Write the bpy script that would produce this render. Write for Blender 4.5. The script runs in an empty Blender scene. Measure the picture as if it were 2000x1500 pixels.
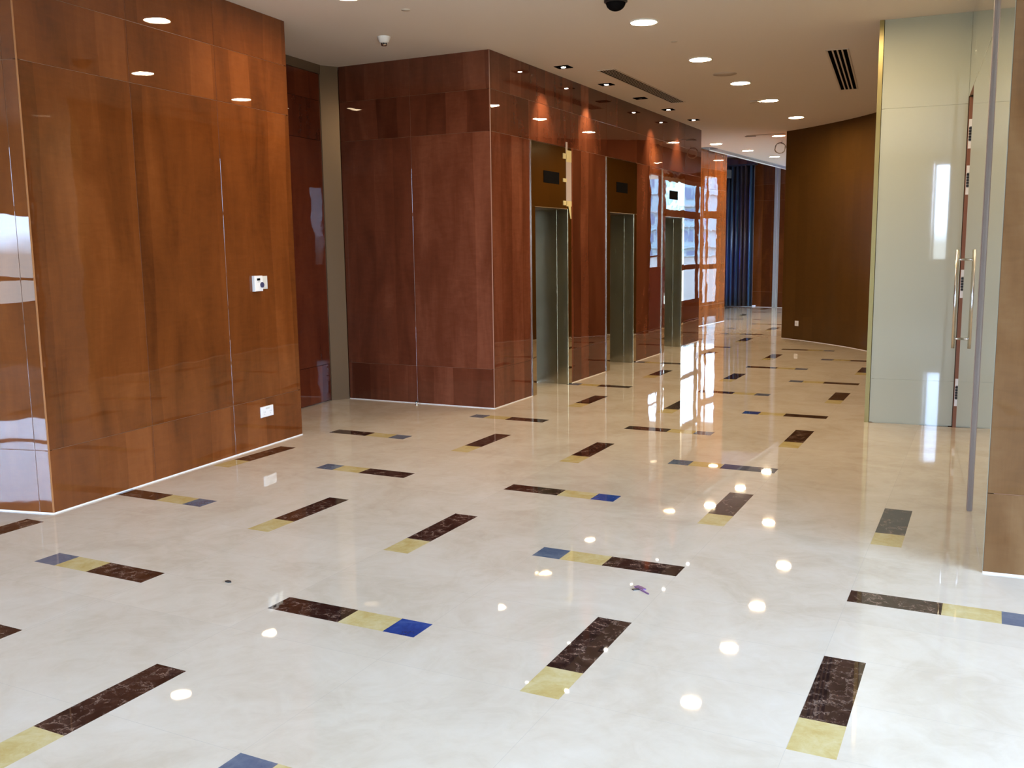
import bpy, bmesh, math, random
from mathutils import Vector, Matrix
R = random.Random(7)
S = bpy.context.scene
COL = S.collection
HC = 3.49          # ceiling height
EYE = 1.6

# ------------------------------------------------------------ camera
ya, pi_, ro = 0.4663, 0.1414, -0.013
Rv = Vector((math.cos(ya), math.sin(ya), 0)); Fh = Vector((-math.sin(ya), math.cos(ya), 0)); Zh = Vector((0, 0, 1))
Uv = Fh*math.sin(pi_) + Zh*math.cos(pi_); Fw = Fh*math.cos(pi_) - Zh*math.sin(pi_)
cr = Rv*math.cos(ro) + Uv*math.sin(ro); cu = -Rv*math.sin(ro) + Uv*math.cos(ro)
cam_d = bpy.data.cameras.new('camera'); cam = bpy.data.objects.new('camera', cam_d); COL.objects.link(cam)
M4 = Matrix.Identity(4)
for i in range(3):
    M4[i][0] = cr[i]; M4[i][1] = cu[i]; M4[i][2] = -Fw[i]
M4[2][3] = EYE
cam.matrix_world = M4
cam_d.sensor_width = 36; cam_d.lens = 1860.9*36/2000; cam_d.clip_start = .05; cam_d.clip_end = 800
S.camera = cam

# ------------------------------------------------------------ world, exposure
S.view_settings.view_transform = 'Standard'; S.view_settings.look = 'None'
S.view_settings.gamma = 1; S.view_settings.exposure = 1.56; S.view_settings.use_curve_mapping = False
W = bpy.data.worlds.new('sky'); S.world = W; W.use_nodes = True
wn = W.node_tree.nodes; wl = W.node_tree.links; wn.clear()
wo = wn.new('ShaderNodeOutputWorld'); wb = wn.new('ShaderNodeBackground')
tc = wn.new('ShaderNodeTexCoord'); sp = wn.new('ShaderNodeSeparateXYZ'); rp = wn.new('ShaderNodeValToRGB')
wl.new(tc.outputs['Generated'], sp.inputs[0]); wl.new(sp.outputs['Z'], rp.inputs[0])
rp.color_ramp.elements[0].position = 0.0; rp.color_ramp.elements[0].color = (.22, .23, .23, 1)
rp.color_ramp.elements[1].position = .02; rp.color_ramp.elements[1].color = (.62, .78, 1.04, 1)
e = rp.color_ramp.elements.new(.6); e.color = (.52, .73, 1.06, 1)
wl.new(rp.outputs[0], wb.inputs[0]); wb.inputs[1].default_value = 10.2
wl.new(wb.outputs[0], wo.inputs[0])
S.cycles.max_bounces = 8; S.cycles.diffuse_bounces = 4; S.cycles.glossy_bounces = 6
S.cycles.transparent_max_bounces = 8; S.cycles.caustics_reflective = False; S.cycles.caustics_refractive = False
S.cycles.sample_clamp_indirect = 6; S.cycles.use_denoising = True
LAMP = 100.0

def portal(name, loc, rot, sx, sy):      # sampling guides in the window openings (give no light of their own)
    d = bpy.data.lights.new(name, 'AREA'); d.shape = 'RECTANGLE'; d.size = sx; d.size_y = sy; d.cycles.is_portal = True
    o = bpy.data.objects.new(name, d); COL.objects.link(o); o.location = loc; o.rotation_euler = rot
portal('daylight_rear', (-1.2, -4.6, 1.75), (math.pi/2, 0, 0), 20, 3.4)      # -Z of the lamp faces +Y
portal('daylight_right', (4.1, 0, 1.75), (math.pi/2, 0, math.pi/2), 9.6, 3.4)
portal('daylight_corridor', (-2.95, 20.8, 1.7), (math.pi/2, 0, math.pi/2), 8, 2.9)

# ------------------------------------------------------------ node helpers
def newmat(name):
    m = bpy.data.materials.new(name); m.use_nodes = True
    nt = m.node_tree; b = nt.nodes['Principled BSDF']
    return m, nt, b
def N(nt, t, **kw):
    n = nt.nodes.new(t)
    for k, v in kw.items():
        if k in ('op',): n.operation = v
        else: setattr(n, k, v)
    return n
def L(nt, a, b): nt.links.new(a, b)
def mth(nt, op, a, b=None, clamp=False):
    n = N(nt, 'ShaderNodeMath', op=op); n.use_clamp = clamp
    for i, x in enumerate((a, b)):
        if x is None: continue
        if isinstance(x, (int, float)): n.inputs[i].default_value = x
        else: L(nt, x, n.inputs[i])
    return n.outputs[0]
def ramp(nt, fac, stops):
    r = N(nt, 'ShaderNodeValToRGB'); L(nt, fac, r.inputs[0]); e = r.color_ramp.elements
    e[0].position, e[0].color = stops[0][0], (*stops[0][1], 1)
    e[1].position, e[1].color = stops[-1][0], (*stops[-1][1], 1)
    for p, c in stops[1:-1]:
        x = e.new(p); x.color = (*c, 1)
    return r.outputs[0]
def noise(nt, vec, scale, detail=3, rough=.5, dist=0):
    n = N(nt, 'ShaderNodeTexNoise'); n.inputs['Scale'].default_value = scale; n.inputs['Detail'].default_value = detail
    n.inputs['Roughness'].default_value = rough; n.inputs['Distortion'].default_value = dist
    if vec: L(nt, vec, n.inputs['Vector'])
    return n
def plain(name, col, rough=.5, metal=0, spec=.5, coat=0):
    m, nt, b = newmat(name)
    b.inputs['Base Color'].default_value = (*col, 1); b.inputs['Roughness'].default_value = rough
    b.inputs['Metallic'].default_value = metal; b.inputs['Specular IOR Level'].default_value = spec
    b.inputs['Coat Weight'].default_value = coat
    # faint procedural unevenness
    g = N(nt, 'ShaderNodeTexCoord'); n = noise(nt, g.outputs['Object'], 9, 2)
    mr = N(nt, 'ShaderNodeMapRange'); L(nt, n.outputs['Fac'], mr.inputs[0]); mr.inputs[3].default_value = max(0, rough*.85); mr.inputs[4].default_value = min(1, rough*1.15)
    L(nt, mr.outputs[0], b.inputs['Roughness'])
    return m
def emis(name, col, s):
    m, nt, b = newmat(name); b.inputs['Base Color'].default_value = (*col, 1)
    b.inputs['Emission Color'].default_value = (*col, 1); b.inputs['Emission Strength'].default_value = s
    return m
def wood(name, dark, mid, light, rough=.012, wav=.012, contrast=1.0):
    """lacquered veneer: UV in metres (u along the wall, v height), per panel tone in attribute 'tone'"""
    m, nt, b = newmat(name)
    uv = N(nt, 'ShaderNodeUVMap'); s = N(nt, 'ShaderNodeSeparateXYZ'); L(nt, uv.outputs[0], s.inputs[0])
    at = N(nt, 'ShaderNodeAttribute'); at.attribute_name = 'tone'
    # veneer leaves, about 20 cm wide with slightly irregular edges
    wob = noise(nt, uv.outputs[0], .9, 1)
    uu = mth(nt, 'ADD', mth(nt, 'MULTIPLY', s.outputs['X'], 4.2), mth(nt, 'MULTIPLY', wob.outputs['Fac'], .35))
    off = mth(nt, 'ADD', uu, mth(nt, 'MULTIPLY', at.outputs['Fac'], 37.0))
    cell = mth(nt, 'FLOOR', off); wnz = N(nt, 'ShaderNodeTexWhiteNoise'); wnz.noise_dimensions = '1D'; L(nt, cell, wnz.inputs['W'])
    cx = N(nt, 'ShaderNodeCombineXYZ'); L(nt, mth(nt, 'MULTIPLY', s.outputs['X'], 3.2), cx.inputs[0]); L(nt, mth(nt, 'MULTIPLY', s.outputs['Y'], .8), cx.inputs[1]); L(nt, mth(nt, 'MULTIPLY', at.outputs['Fac'], 9), cx.inputs[2])
    blot = noise(nt, cx.outputs[0], 1.3, 5, .55, .6)
    cy = N(nt, 'ShaderNodeCombineXYZ'); L(nt, mth(nt, 'MULTIPLY', s.outputs['X'], 7), cy.inputs[0]); L(nt, mth(nt, 'MULTIPLY', s.outputs['Y'], 26), cy.inputs[1])
    fig = noise(nt, cy.outputs[0], 1.0, 3, .6, .8)
    cz = N(nt, 'ShaderNodeCombineXYZ'); L(nt, mth(nt, 'MULTIPLY', s.outputs['X'], 130), cz.inputs[0]); L(nt, mth(nt, 'MULTIPLY', s.outputs['Y'], 6), cz.inputs[1])
    grn = noise(nt, cz.outputs[0], 1.0, 2, .6)
    t = mth(nt, 'MULTIPLY', blot.outputs['Fac'], .95*contrast)
    t = mth(nt, 'ADD', t, mth(nt, 'MULTIPLY', wnz.outputs['Value'], .42*contrast))
    t = mth(nt, 'ADD', t, mth(nt, 'MULTIPLY', fig.outputs['Fac'], .22))
    t = mth(nt, 'ADD', t, mth(nt, 'MULTIPLY', grn.outputs['Fac'], .10))
    t = mth(nt, 'ADD', t, mth(nt, 'MULTIPLY', at.outputs['Fac'], .42))
    t = mth(nt, 'SUBTRACT', t, .62 + .3*(contrast-1))
    c = ramp(nt, t, [(.02, dark), (.42, mid), (.85, light)])
    L(nt, c, b.inputs['Base Color'])
    b.inputs['Roughness'].default_value = .35; b.inputs['Specular IOR Level'].default_value = .0
    b.inputs['Coat Weight'].default_value = 1; b.inputs['Coat Roughness'].default_value = rough; b.inputs['Coat IOR'].default_value = 1.5
    bw = noise(nt, uv.outputs[0], 2.2, 2); bp = N(nt, 'ShaderNodeBump'); bp.inputs['Distance'].default_value = wav; bp.inputs['Strength'].default_value = .12
    L(nt, bw.outputs['Fac'], bp.inputs['Height']); L(nt, bp.outputs[0], b.inputs['Coat Normal'])
    return m
def stone(name, c0, c1, c2, scale, rough=.022, vein=None, seams=False):
    m, nt, b = newmat(name)
    g = N(nt, 'ShaderNodeTexCoord'); o = g.outputs['Object']
    n1 = noise(nt, o, scale, 6, .62, .9); n2 = noise(nt, o, scale*4.2, 4, .6, 1.5)
    t = mth(nt, 'ADD', mth(nt, 'MULTIPLY', n1.outputs['Fac'], .7), mth(nt, 'MULTIPLY', n2.outputs['Fac'], .3))
    c = ramp(nt, t, [(.36, c0), (.5, c1), (.66, c2)])
    if vein:
        vo = N(nt, 'ShaderNodeTexVoronoi', feature='DISTANCE_TO_EDGE'); vo.inputs['Scale'].default_value = scale*1.7
        mixv = N(nt, 'ShaderNodeVectorMath', operation='ADD'); L(nt, o, mixv.inputs[0])
        sc = N(nt, 'ShaderNodeVectorMath', operation='SCALE'); L(nt, n2.outputs['Color'], sc.inputs[0]); sc.inputs['Scale'].default_value = vein[2]
        L(nt, sc.outputs[0], mixv.inputs[1]); L(nt, mixv.outputs[0], vo.inputs['Vector'])
        msk = ramp(nt, vo.outputs['Distance'], [(0, (1, 1, 1)), (vein[1], (0, 0, 0))])
        mk = mth(nt, 'MULTIPLY', msk, ramp(nt, n1.outputs['Fac'], [(.42, (0, 0, 0)), (.62, (1, 1, 1))]))
        mx = N(nt, 'ShaderNodeMix', data_type='RGBA'); L(nt, mk, mx.inputs[0]); L(nt, c, mx.inputs[6]); mx.inputs[7].default_value = (*vein[0], 1)
        c = mx.outputs[2]
    if seams:
        s = N(nt, 'ShaderNodeSeparateXYZ'); L(nt, o, s.inputs[0])
        # per slab tone and very thin light joints
        sx = mth(nt, 'FLOOR', mth(nt, 'DIVIDE', mth(nt, 'ADD', s.outputs['X'], .515+20*1.173/2), 1.173/2+.2))
        k = None
        for ax, o0, per in (('X', -.515, 2.346), ('X', -1.31, 2.346), ('X', -2.09, 2.346), ('X', .27-1.56-2.346+.0, 4.692), ('Y', 2.945, 1.173), ('Y', 4.515, 1.173), ('Y', 3.73, 2.346)):
            f = mth(nt, 'ABSOLUTE', mth(nt, 'SUBTRACT', mth(nt, 'FRACT', mth(nt, 'ADD', mth(nt, 'DIVIDE', mth(nt, 'SUBTRACT', s.outputs[ax], o0), per), .5)), .5))
            f = mth(nt, 'LESS_THAN', f, .0011/per)
            k = f if k is None else mth(nt, 'MAXIMUM', k, f)
        ix = mth(nt, 'FLOOR', mth(nt, 'DIVIDE', mth(nt, 'SUBTRACT', s.outputs['X'], -.515), 1.173))
        iy = mth(nt, 'FLOOR', mth(nt, 'DIVIDE', mth(nt, 'SUBTRACT', s.outputs['Y'], 2.945), 1.173))
        wz = N(nt, 'ShaderNodeTexWhiteNoise'); wz.noise_dimensions = '2D'; cc = N(nt, 'ShaderNodeCombineXYZ'); L(nt, ix, cc.inputs[0]); L(nt, iy, cc.inputs[1]); L(nt, cc.outputs[0], wz.inputs['Vector'])
        tone = mth(nt, 'ADD', mth(nt, 'MULTIPLY', wz.outputs['Value'], .07), .965)
        hs = N(nt, 'ShaderNodeHueSaturation'); L(nt, c, hs.inputs['Color']); L(nt, tone, hs.inputs['Value'])
        mx = N(nt, 'ShaderNodeMix', data_type='RGBA'); L(nt, mth(nt, 'MULTIPLY', k, .6), mx.inputs[0]); L(nt, hs.outputs[0], mx.inputs[6]); mx.inputs[7].default_value = (.50, .45, .38, 1)
        c = mx.outputs[2]
    L(nt, c, b.inputs['Base Color']); b.inputs['Roughness'].default_value = rough; b.inputs['IOR'].default_value = 1.68
    bw = noise(nt, o, 1.1, 1); bp = N(nt, 'ShaderNodeBump'); bp.inputs['Distance'].default_value = .004; bp.inputs['Strength'].default_value = .02
    L(nt, bw.outputs['Fac'], bp.inputs['Height']); L(nt, bp.outputs[0], b.inputs['Normal'])
    return m

# ------------------------------------------------------------ materials
MW = {}
MW['left']  = wood('honey_lacquered_veneer', (.070, .019, .005), (.145, .040, .009), (.23, .070, .017))
MW['core']  = wood('red_lacquered_veneer', (.068, .017, .008), (.130, .036, .017), (.235, .078, .040))
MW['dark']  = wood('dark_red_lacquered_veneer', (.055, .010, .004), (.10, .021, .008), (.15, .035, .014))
MW['pier']  = wood('tan_lacquered_veneer', (.06, .025, .009), (.12, .056, .021), (.18, .098, .042), contrast=1.3)
MW['pier'].node_tree.nodes['Principled BSDF'].inputs['Coat Weight'].default_value = .45
MW['brown'] = wood('golden_brown_satin_panel', (.075, .034, .007), (.105, .048, .010), (.135, .066, .015), rough=.30, contrast=.35)
MW['brown'].node_tree.nodes['Principled BSDF'].inputs['Coat Weight'].default_value = .35
MW['jamb']  = plain('raw_wood_jamb', (.22, .085, .04), .5)
MW['seam']  = plain('pale_panel_joint', (.20, .09, .045), .4)
MW['caulk'] = plain('white_caulk_line', (.75, .72, .68), .5)
MW['pale']  = plain('pale_green_back_painted_glass', (.44, .45, .36), .04, coat=1)
MW['pale'].node_tree.nodes['Principled BSDF'].inputs['Coat Roughness'].default_value = .02
MW['gold']  = plain('gold_edge_trim', (.30, .24, .09), .3, .5)
MW['ceil']  = plain('white_painted_plasterboard', (.70, .62, .54), .9, spec=.1)
MW['white'] = plain('white_plastic', (.80, .78, .74), .35)
MW['white2'] = plain('ivory_plastic', (.62, .60, .53), .4)
MW['rear']  = plain('beige_rear_plaster', (.46, .41, .32), .7)
MW['bronze'] = plain('bronze_metal_frame', (.16, .105, .060), .3, .5)
MW['black'] = plain('black_glass', (.008, .007, .007), .5, spec=.0)
MW['void'] = plain('black_void', (.004, .0035, .003), .9, spec=.0)
MW['blk2']  = plain('black_plastic', (.012, .012, .013), .35)
MW['steel'] = plain('satin_stainless_steel', (.62, .60, .57), .22, 1)
MW['alu']   = plain('aluminium_profile', (.42, .42, .36), .3, .7)
MW['chan']  = plain('lilac_aluminium_channel', (.34, .28, .26), .3, .5)
MW['ventw'] = plain('vent_paint', (.55, .47, .38), .5)
MW['grey']  = plain('grey_trim_paint', (.33, .33, .32), .5)
MW['navy']  = plain('dark_blue_button', (.05, .05, .11), .3)
MW['tape']  = plain('masking_tape', (.62, .53, .27), .8)
MW['paper'] = plain('grey_protective_paper', (.46, .38, .36), .8)
MW['cable'] = plain('grey_cable', (.16, .13, .10), .5)
MW['purp']  = plain('purple_scrap_plastic', (.14, .06, .17), .4)
MW['maroon'] = plain('maroon_panel', (.16, .02, .025), .3)
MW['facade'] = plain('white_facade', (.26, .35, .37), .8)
MW['glassd'] = plain('grey_blue_panes', (.10, .15, .23), .5)
MW['lamp'] = emis('lit_diffuser', (1, .76, .47), LAMP)
MW['bulb'] = emis('lit_spot_bulb', (1, .88, .72), 30)
MW['blue'] = emis('blue_led', (.05, .08, 1), 30)
fl0 = stone('cream_marble', (.57, .485, .375), (.64, .56, .45), (.69, .62, .52), 1.6, seams=True)
fl1 = stone('dark_emperador_marble', (.012, .006, .005), (.030, .014, .011), (.085, .045, .032), 11, vein=((.34, .24, .18), .05, .06))
fl2 = stone('yellow_marble', (.50, .37, .13), (.56, .45, .20), (.62, .53, .30), 6)
fl3 = stone('blue_stone', (.075, .10, .16), (.12, .15, .205), (.18, .21, .26), 4)
fl4 = stone('deep_blue_stone', (.012, .03, .14), (.02, .055, .23), (.06, .11, .30), 4)

def metal(name, col, rough, wave=0, brush=False):
    m, nt, b = newmat(name); b.inputs['Base Color'].default_value = (*col, 1); b.inputs['Metallic'].default_value = 1
    b.inputs['Roughness'].default_value = rough
    g = N(nt, 'ShaderNodeTexCoord')
    if wave:
        mp = N(nt, 'ShaderNodeMapping'); L(nt, g.outputs['Object'], mp.inputs[0]); mp.inputs['Scale'].default_value = (1, 1.1, 2.6)
        n = noise(nt, mp.outputs[0], 1.6, 2); bp = N(nt, 'ShaderNodeBump'); bp.inputs['Distance'].default_value = wave; bp.inputs['Strength'].default_value = 1
        L(nt, n.outputs['Fac'], bp.inputs['Height']); L(nt, bp.outputs[0], b.inputs['Normal'])
    if brush:
        mp = N(nt, 'ShaderNodeMapping'); L(nt, g.outputs['Object'], mp.inputs[0]); mp.inputs['Scale'].default_value = (90, 90, 1.2)
        n = noise(nt, mp.outputs[0], 3, 2); mr = N(nt, 'ShaderNodeMapRange'); L(nt, n.outputs['Fac'], mr.inputs[0]); mr.inputs[3].default_value = rough*.8; mr.inputs[4].default_value = rough*1.25
        L(nt, mr.outputs[0], b.inputs['Roughness'])
        n2 = noise(nt, g.outputs['Object'], 1.3, 2); c = ramp(nt, n2.outputs['Fac'], [(.3, tuple(x*.85 for x in col)), (.7, col)]); L(nt, c, b.inputs['Base Color'])
    return m
MW['mirror'] = metal('polished_bronze_steel', (.60, .50, .33), .03, wave=.0025)
MW['frame'] = metal('polished_steel_edge', (.62, .55, .42), .2)
MW['brush'] = metal('brushed_steel', (.60, .57, .45), .24, brush=True)
MW['leaf'] = metal('dark_brushed_door_steel', (.26, .235, .185), .28, brush=True)

def thin_glass():
    m = bpy.data.materials.new('clear_window_glass'); m.use_nodes = True; nt = m.node_tree; nt.nodes.clear()
    o = N(nt, 'ShaderNodeOutputMaterial'); t = N(nt, 'ShaderNodeBsdfTransparent'); t.inputs[0].default_value = (.93, .97, 1, 1)
    g = N(nt, 'ShaderNodeBsdfGlossy'); g.inputs['Roughness'].default_value = .01; ge = N(nt, 'ShaderNodeNewGeometry'); dt = N(nt, 'ShaderNodeVectorMath', operation='DOT_PRODUCT'); L(nt, ge.outputs['Normal'], dt.inputs[0]); L(nt, ge.outputs['Incoming'], dt.inputs[1])
    k = mth(nt, 'ADD', mth(nt, 'MULTIPLY', mth(nt, 'POWER', mth(nt, 'SUBTRACT', 1.0, mth(nt, 'ABSOLUTE', dt.outputs['Value'])), 5.0), .96), .04)
    mx = N(nt, 'ShaderNodeMixShader'); L(nt, k, mx.inputs[0]); L(nt, t.outputs[0], mx.inputs[1]); L(nt, g.outputs[0], mx.inputs[2]); L(nt, mx.outputs[0], o.inputs[0])
    return m
MW['glass'] = thin_glass()

# ------------------------------------------------------------ mesh helpers
class MB:
    def __init__(s):
        s.bm = bmesh.new(); s.uv = s.bm.loops.layers.uv.new('UVMap'); s.tone = s.bm.faces.layers.float.new('tone')
        s.mats = []
    def mi(s, m):
        if m not in s.mats: s.mats.append(m)
        return s.mats.index(m)
    def face(s, pts, m, uvs=None, tone=.5, smooth=False):
        vs = [s.bm.verts.new(p) for p in pts]
        f = s.bm.faces.new(vs); f.material_index = s.mi(m); f[s.tone] = tone; f.smooth = smooth
        for i, l in enumerate(f.loops):
            l[s.uv].uv = uvs[i] if uvs else (pts[i][0]+pts[i][1], pts[i][2])
        return f
    def prism(s, poly, z0, z1, m, tone=.5, cap=True):
        n = len(poly)
        a = sum(poly[i][0]*poly[(i+1) % n][1]-poly[(i+1) % n][0]*poly[i][1] for i in range(n))
        if a < 0: poly = poly[::-1]
        for i in range(n):
            p, q = poly[i], poly[(i+1) % n]
            s.face([(p[0], p[1], z0), (q[0], q[1], z0), (q[0], q[1], z1), (p[0], p[1], z1)], m, tone=tone)
        if cap:
            s.face([(p[0], p[1], z1) for p in poly], m, tone=tone); s.face([(p[0], p[1], z0) for p in poly[::-1]], m, tone=tone)
    def box(s, x0, x1, y0, y1, z0, z1, m, tone=.5):
        s.prism([(x0, y0), (x1, y0), (x1, y1), (x0, y1)], z0, z1, m, tone)
    def pbox(s, o, u, n, u0, u1, n0, n1, z0, z1, m, tone=.5, bev=0):
        """box in a wall frame: o origin, u along, n outward (2D vectors); bevelled front edges"""
        def P(a, b, z): return (o[0]+u[0]*a+n[0]*b, o[1]+u[1]*a+n[1]*b, z)
        if bev <= 0:
            c = [P(u0, n0, 0)[:2], P(u1, n0, 0)[:2], P(u1, n1, 0)[:2], P(u0, n1, 0)[:2]]
            s.prism(c, z0, z1, m, tone)
            return
        nb = n1-bev
        fr = [(u0+bev, z0+bev), (u1-bev, z0+bev), (u1-bev, z1-bev), (u0+bev, z1-bev)]
        ou = [(u0, z0), (u1, z0), (u1, z1), (u0, z1)]
        flip = (u[0]*n[1]-u[1]*n[0]) > 0
        def add(pp, uvs):
            if flip: pp = pp[::-1]; uvs = uvs[::-1]
            s.face(pp, m, uvs, tone)
        add([P(a, n1, z) for a, z in fr], fr)
        for i in range(4):
            j = (i+1) % 4
            add([P(ou[i][0], nb, ou[i][1]), P(ou[j][0], nb, ou[j][1]), P(fr[j][0], n1, fr[j][1]), P(fr[i][0], n1, fr[i][1])], [ou[i], ou[j], fr[j], fr[i]])
            add([P(ou[i][0], n0, ou[i][1]), P(ou[j][0], n0, ou[j][1]), P(ou[j][0], nb, ou[j][1]), P(ou[i][0], nb, ou[i][1])], [ou[i], ou[j], ou[j], ou[i]])
    def ring(s, prof, c, m, seg=32, smooth=True, cap0=False, cap1=False):
        """lathe about z at c; prof = [(r, z)]"""
        rows = [[(c[0]+r*math.cos(2*math.pi*k/seg), c[1]+r*math.sin(2*math.pi*k/seg), c[2]+z) for k in range(seg)] for r, z in prof]
        for a, b in zip(rows, rows[1:]):
            for k in range(seg):
                j = (k+1) % seg; s.face([a[k], a[j], b[j], b[k]], m, smooth=smooth)
        if cap0: s.face(rows[0], m)
        if cap1: s.face(rows[-1][::-1], m)
    def tube(s, pts, r, m, seg=10):
        pts = [Vector(p) for p in pts]; rows = []
        for i, p in enumerate(pts):
            t = (pts[min(i+1, len(pts)-1)]-pts[max(i-1, 0)]).normalized()
            a = t.orthogonal().normalized() if i == 0 else (rows_a - t*rows_a.dot(t)).normalized()
            rows_a = a; b = t.cross(a)
            rows.append([tuple(p+a*r*math.cos(2*math.pi*k/seg)+b*r*math.sin(2*math.pi*k/seg)) for k in range(seg)])
        for a, b in zip(rows, rows[1:]):
            for k in range(seg):
                j = (k+1) % seg; s.face([a[k], a[j], b[j], b[k]], m, smooth=True)
        s.face(rows[0][::-1], m); s.face(rows[-1], m)
    def build(s, name, parent=None, loc=None, weld=True, **props):
        if weld: bmesh.ops.remove_doubles(s.bm, verts=s.bm.verts, dist=1e-5)
        bmesh.ops.recalc_face_normals(s.bm, faces=s.bm.faces)
        if loc:
            bmesh.ops.translate(s.bm, verts=s.bm.verts, vec=(-loc[0], -loc[1], -loc[2]))
        me = bpy.data.meshes.new(name); s.bm.to_mesh(me); s.bm.free()
        for m in s.mats: me.materials.append(m)
        o = bpy.data.objects.new(name, me); COL.objects.link(o)
        if parent: o.parent = parent
        if loc: o.location = loc
        for k, v in props.items(): o[k] = v
        return o
def struct(mb, name, **kw): return mb.build(name, kind='structure', **kw)
def thing(name, label, cat, loc=(0, 0, 0), rz=0, group=None):
    o = bpy.data.objects.new(name, None); COL.objects.link(o); o.location = loc; o.rotation_euler = (0, 0, rz)
    o.empty_display_size = .1; o['label'] = label; o['category'] = cat
    if group: o['group'] = group
    return o
def dup(root, loc, label, rz=None):
    r = root.copy(); COL.objects.link(r); r.location = loc; r['label'] = label
    if rz is not None: r.rotation_euler = (0, 0, rz)
    for ch in list(root.children):
        c = ch.copy(); COL.objects.link(c); c.parent = r
        for g in list(ch.children):
            d = g.copy(); COL.objects.link(d); d.parent = c
    return r
def nrm(a, b):
    d = Vector((b[0]-a[0], b[1]-a[1])); l = d.length; d /= l
    return (d.x, d.y), l
ZS = (.0, .40, 2.73, 3.13, HC)
def panel_wall(name, p0, p1, side, m, us, zs=ZS, skip=None, gap=.003, tones=None, core=.12, seam=None, base=True, mb=None, z0b=.006):
    """veneered wall: p0->p1 is the finished face, side=+1/-1 chooses the outward normal (left/right of p0->p1)"""
    own = mb is None
    mb = mb or MB(); u, l = nrm(p0, p1); n = (-u[1]*side, u[0]*side)
    us = [x for x in us]
    for i in range(len(us)-1):
        for k in range(len(zs)-1):
            if skip and skip(us[i], us[i+1], zs[k], zs[k+1]): continue
            tn = R.random() if tones is None else tones(i, k)
            ea = us[i]+(.002 if i == 0 else gap/2); eb = us[i+1]-(0 if i == len(us)-2 else gap/2)
            mb.pbox(p0, u, n, ea, eb, -.018, 0, max(zs[k], z0b)+gap/2*(k > 0), zs[k+1]-gap/2*(k < len(zs)-2), m, tn, bev=.0012)
            mb.pbox(p0, u, n, us[i]+(.03 if i == 0 else 0), us[i+1]-(.03 if i == len(us)-2 else 0), -core, -.003, zs[k], zs[k+1], seam or MW['seam'], tn) if core else None
    if own: return struct(mb, name)
    return mb

# ------------------------------------------------------------ FLOOR
T = 1.173; X0 = -.514; SWD = .155
recs = []   # (x0,x1,y0,y1,mat)
for i in range(-4, 7):
    for k in range(-4, 14):
        ox = X0 - 2*T*i; oy = 2*T*k + (T if i % 2 else 0)
        for ax in (0, -.951):
            recs.append((ox+ax, ox+ax+SWD, 3.172+oy, 3.718+oy, fl1)); recs.append((ox+ax, ox+ax+SWD, 2.94+oy, 3.172+oy, fl2))
        y = 4.361+oy
        a = ox; recs += [(a, a+.39, y, y+SWD, fl1), (a+.39, a+.625, y, y+SWD, fl2), (a+.625, a+.78, y, y+SWD, fl3)]
        b = ox-.796; recs += [(b-.39, b, y, y+SWD, fl1), (b-.625, b-.39, y, y+SWD, fl2), (b-.78, b-.625, y, y+SWD, fl3)]
FX0, FX1, FY0, FY1 = -15.5, 4.3, -4.8, 26.5
def keep(a, b, c, d):
    if a > -.6 and c > 6.4 and d < 9.2: return False
    if (b-a) < .2 and a < -5 and c > 7.0 and d < 9: return False
    if (b-a) < .2 and a > -3 and c > 15.3: return False
    return True
recs = [r_ for r_ in recs if keep(*r_[:4])]
recs = [(a, b, c, d, fl4 if m is fl3 and any(abs((a+b)/2-px_) < .2 and abs((c+d)/2-py_) < .2 for px_, py_ in ((-2.17, 3.27), (-2.17, 5.62), (-2.17, .92), (-2.02, 9.16))) else m) for a, b, c, d, m in recs]
recs = [(max(a, FX0), min(b, FX1), max(c, FY0), min(d, FY1), m) for a, b, c, d, m in recs if a < FX1 and b > FX0 and c < FY1 and d > FY0]
xs = sorted({FX0, FX1} | {round(v, 4) for r in recs for v in r[:2]}); ys = sorted({FY0, FY1} | {round(v, 4) for r in recs for v in r[2:4]})
mb = MB()
grid = {}
def rowkey(v, arr):
    import bisect
    return bisect.bisect_left(arr, round(v, 4)-1e-6)
for a, b, c, d, m in recs:
    for i in range(rowkey(a, xs), rowkey(b, xs)):
        for j in range(rowkey(c, ys), rowkey(d, ys)): grid[(i, j)] = m
bm = mb.bm
vv = {}
def gv(i, j):
    if (i, j) not in vv: vv[(i, j)] = bm.verts.new((xs[i], ys[j], 0))
    return vv[(i, j)]
for i in range(len(xs)-1):
    for j in range(len(ys)-1):
        f = bm.faces.new([gv(i, j), gv(i+1, j), gv(i+1, j+1), gv(i, j+1)]); f.material_index = mb.mi(grid.get((i, j), fl0))
floor = struct(mb, 'floor', weld=False)

# ------------------------------------------------------------ CEILING
mb = MB()
ER = (-4.98, 18.6); EE = (-4.52, 24.9)     # right edge of the recessed pocket
mb.face([(FX0, FY0, HC), (FX0, 18.6, HC), (FX1, 18.6, HC), (FX1, FY0, HC)], MW['ceil'])
mb.face([(ER[0], 18.6, HC), (EE[0], 26.5, HC), (FX1, 26.5, HC), (FX1, 18.6, HC)], MW['ceil'])
mb.face([(ER[0], 18.6, HC), (ER[0], 18.6, 3.86), (EE[0], 26.5, 3.86), (EE[0], 26.5, HC)], MW['ceil'])
mb.face([(FX0, 20.3, 3.86), (FX0, 26.5, 3.86), (EE[0], 26.5, 3.86), (-4.88, 20.3, 3.86)], MW['ceil'])
mb.face([(FX0, 20.3, HC), (FX0, 20.3, 3.86), (-4.88, 20.3, 3.86), (-4.88, 20.3, HC)], MW['ceil'])
mb.box(FX0-.2, FX1+.2, FY0-.2, 26.7, 3.95, 4.1, MW['ceil'])
struct(mb, 'ceiling')
mb = MB()      # grey edge strip of the pocket
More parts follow.
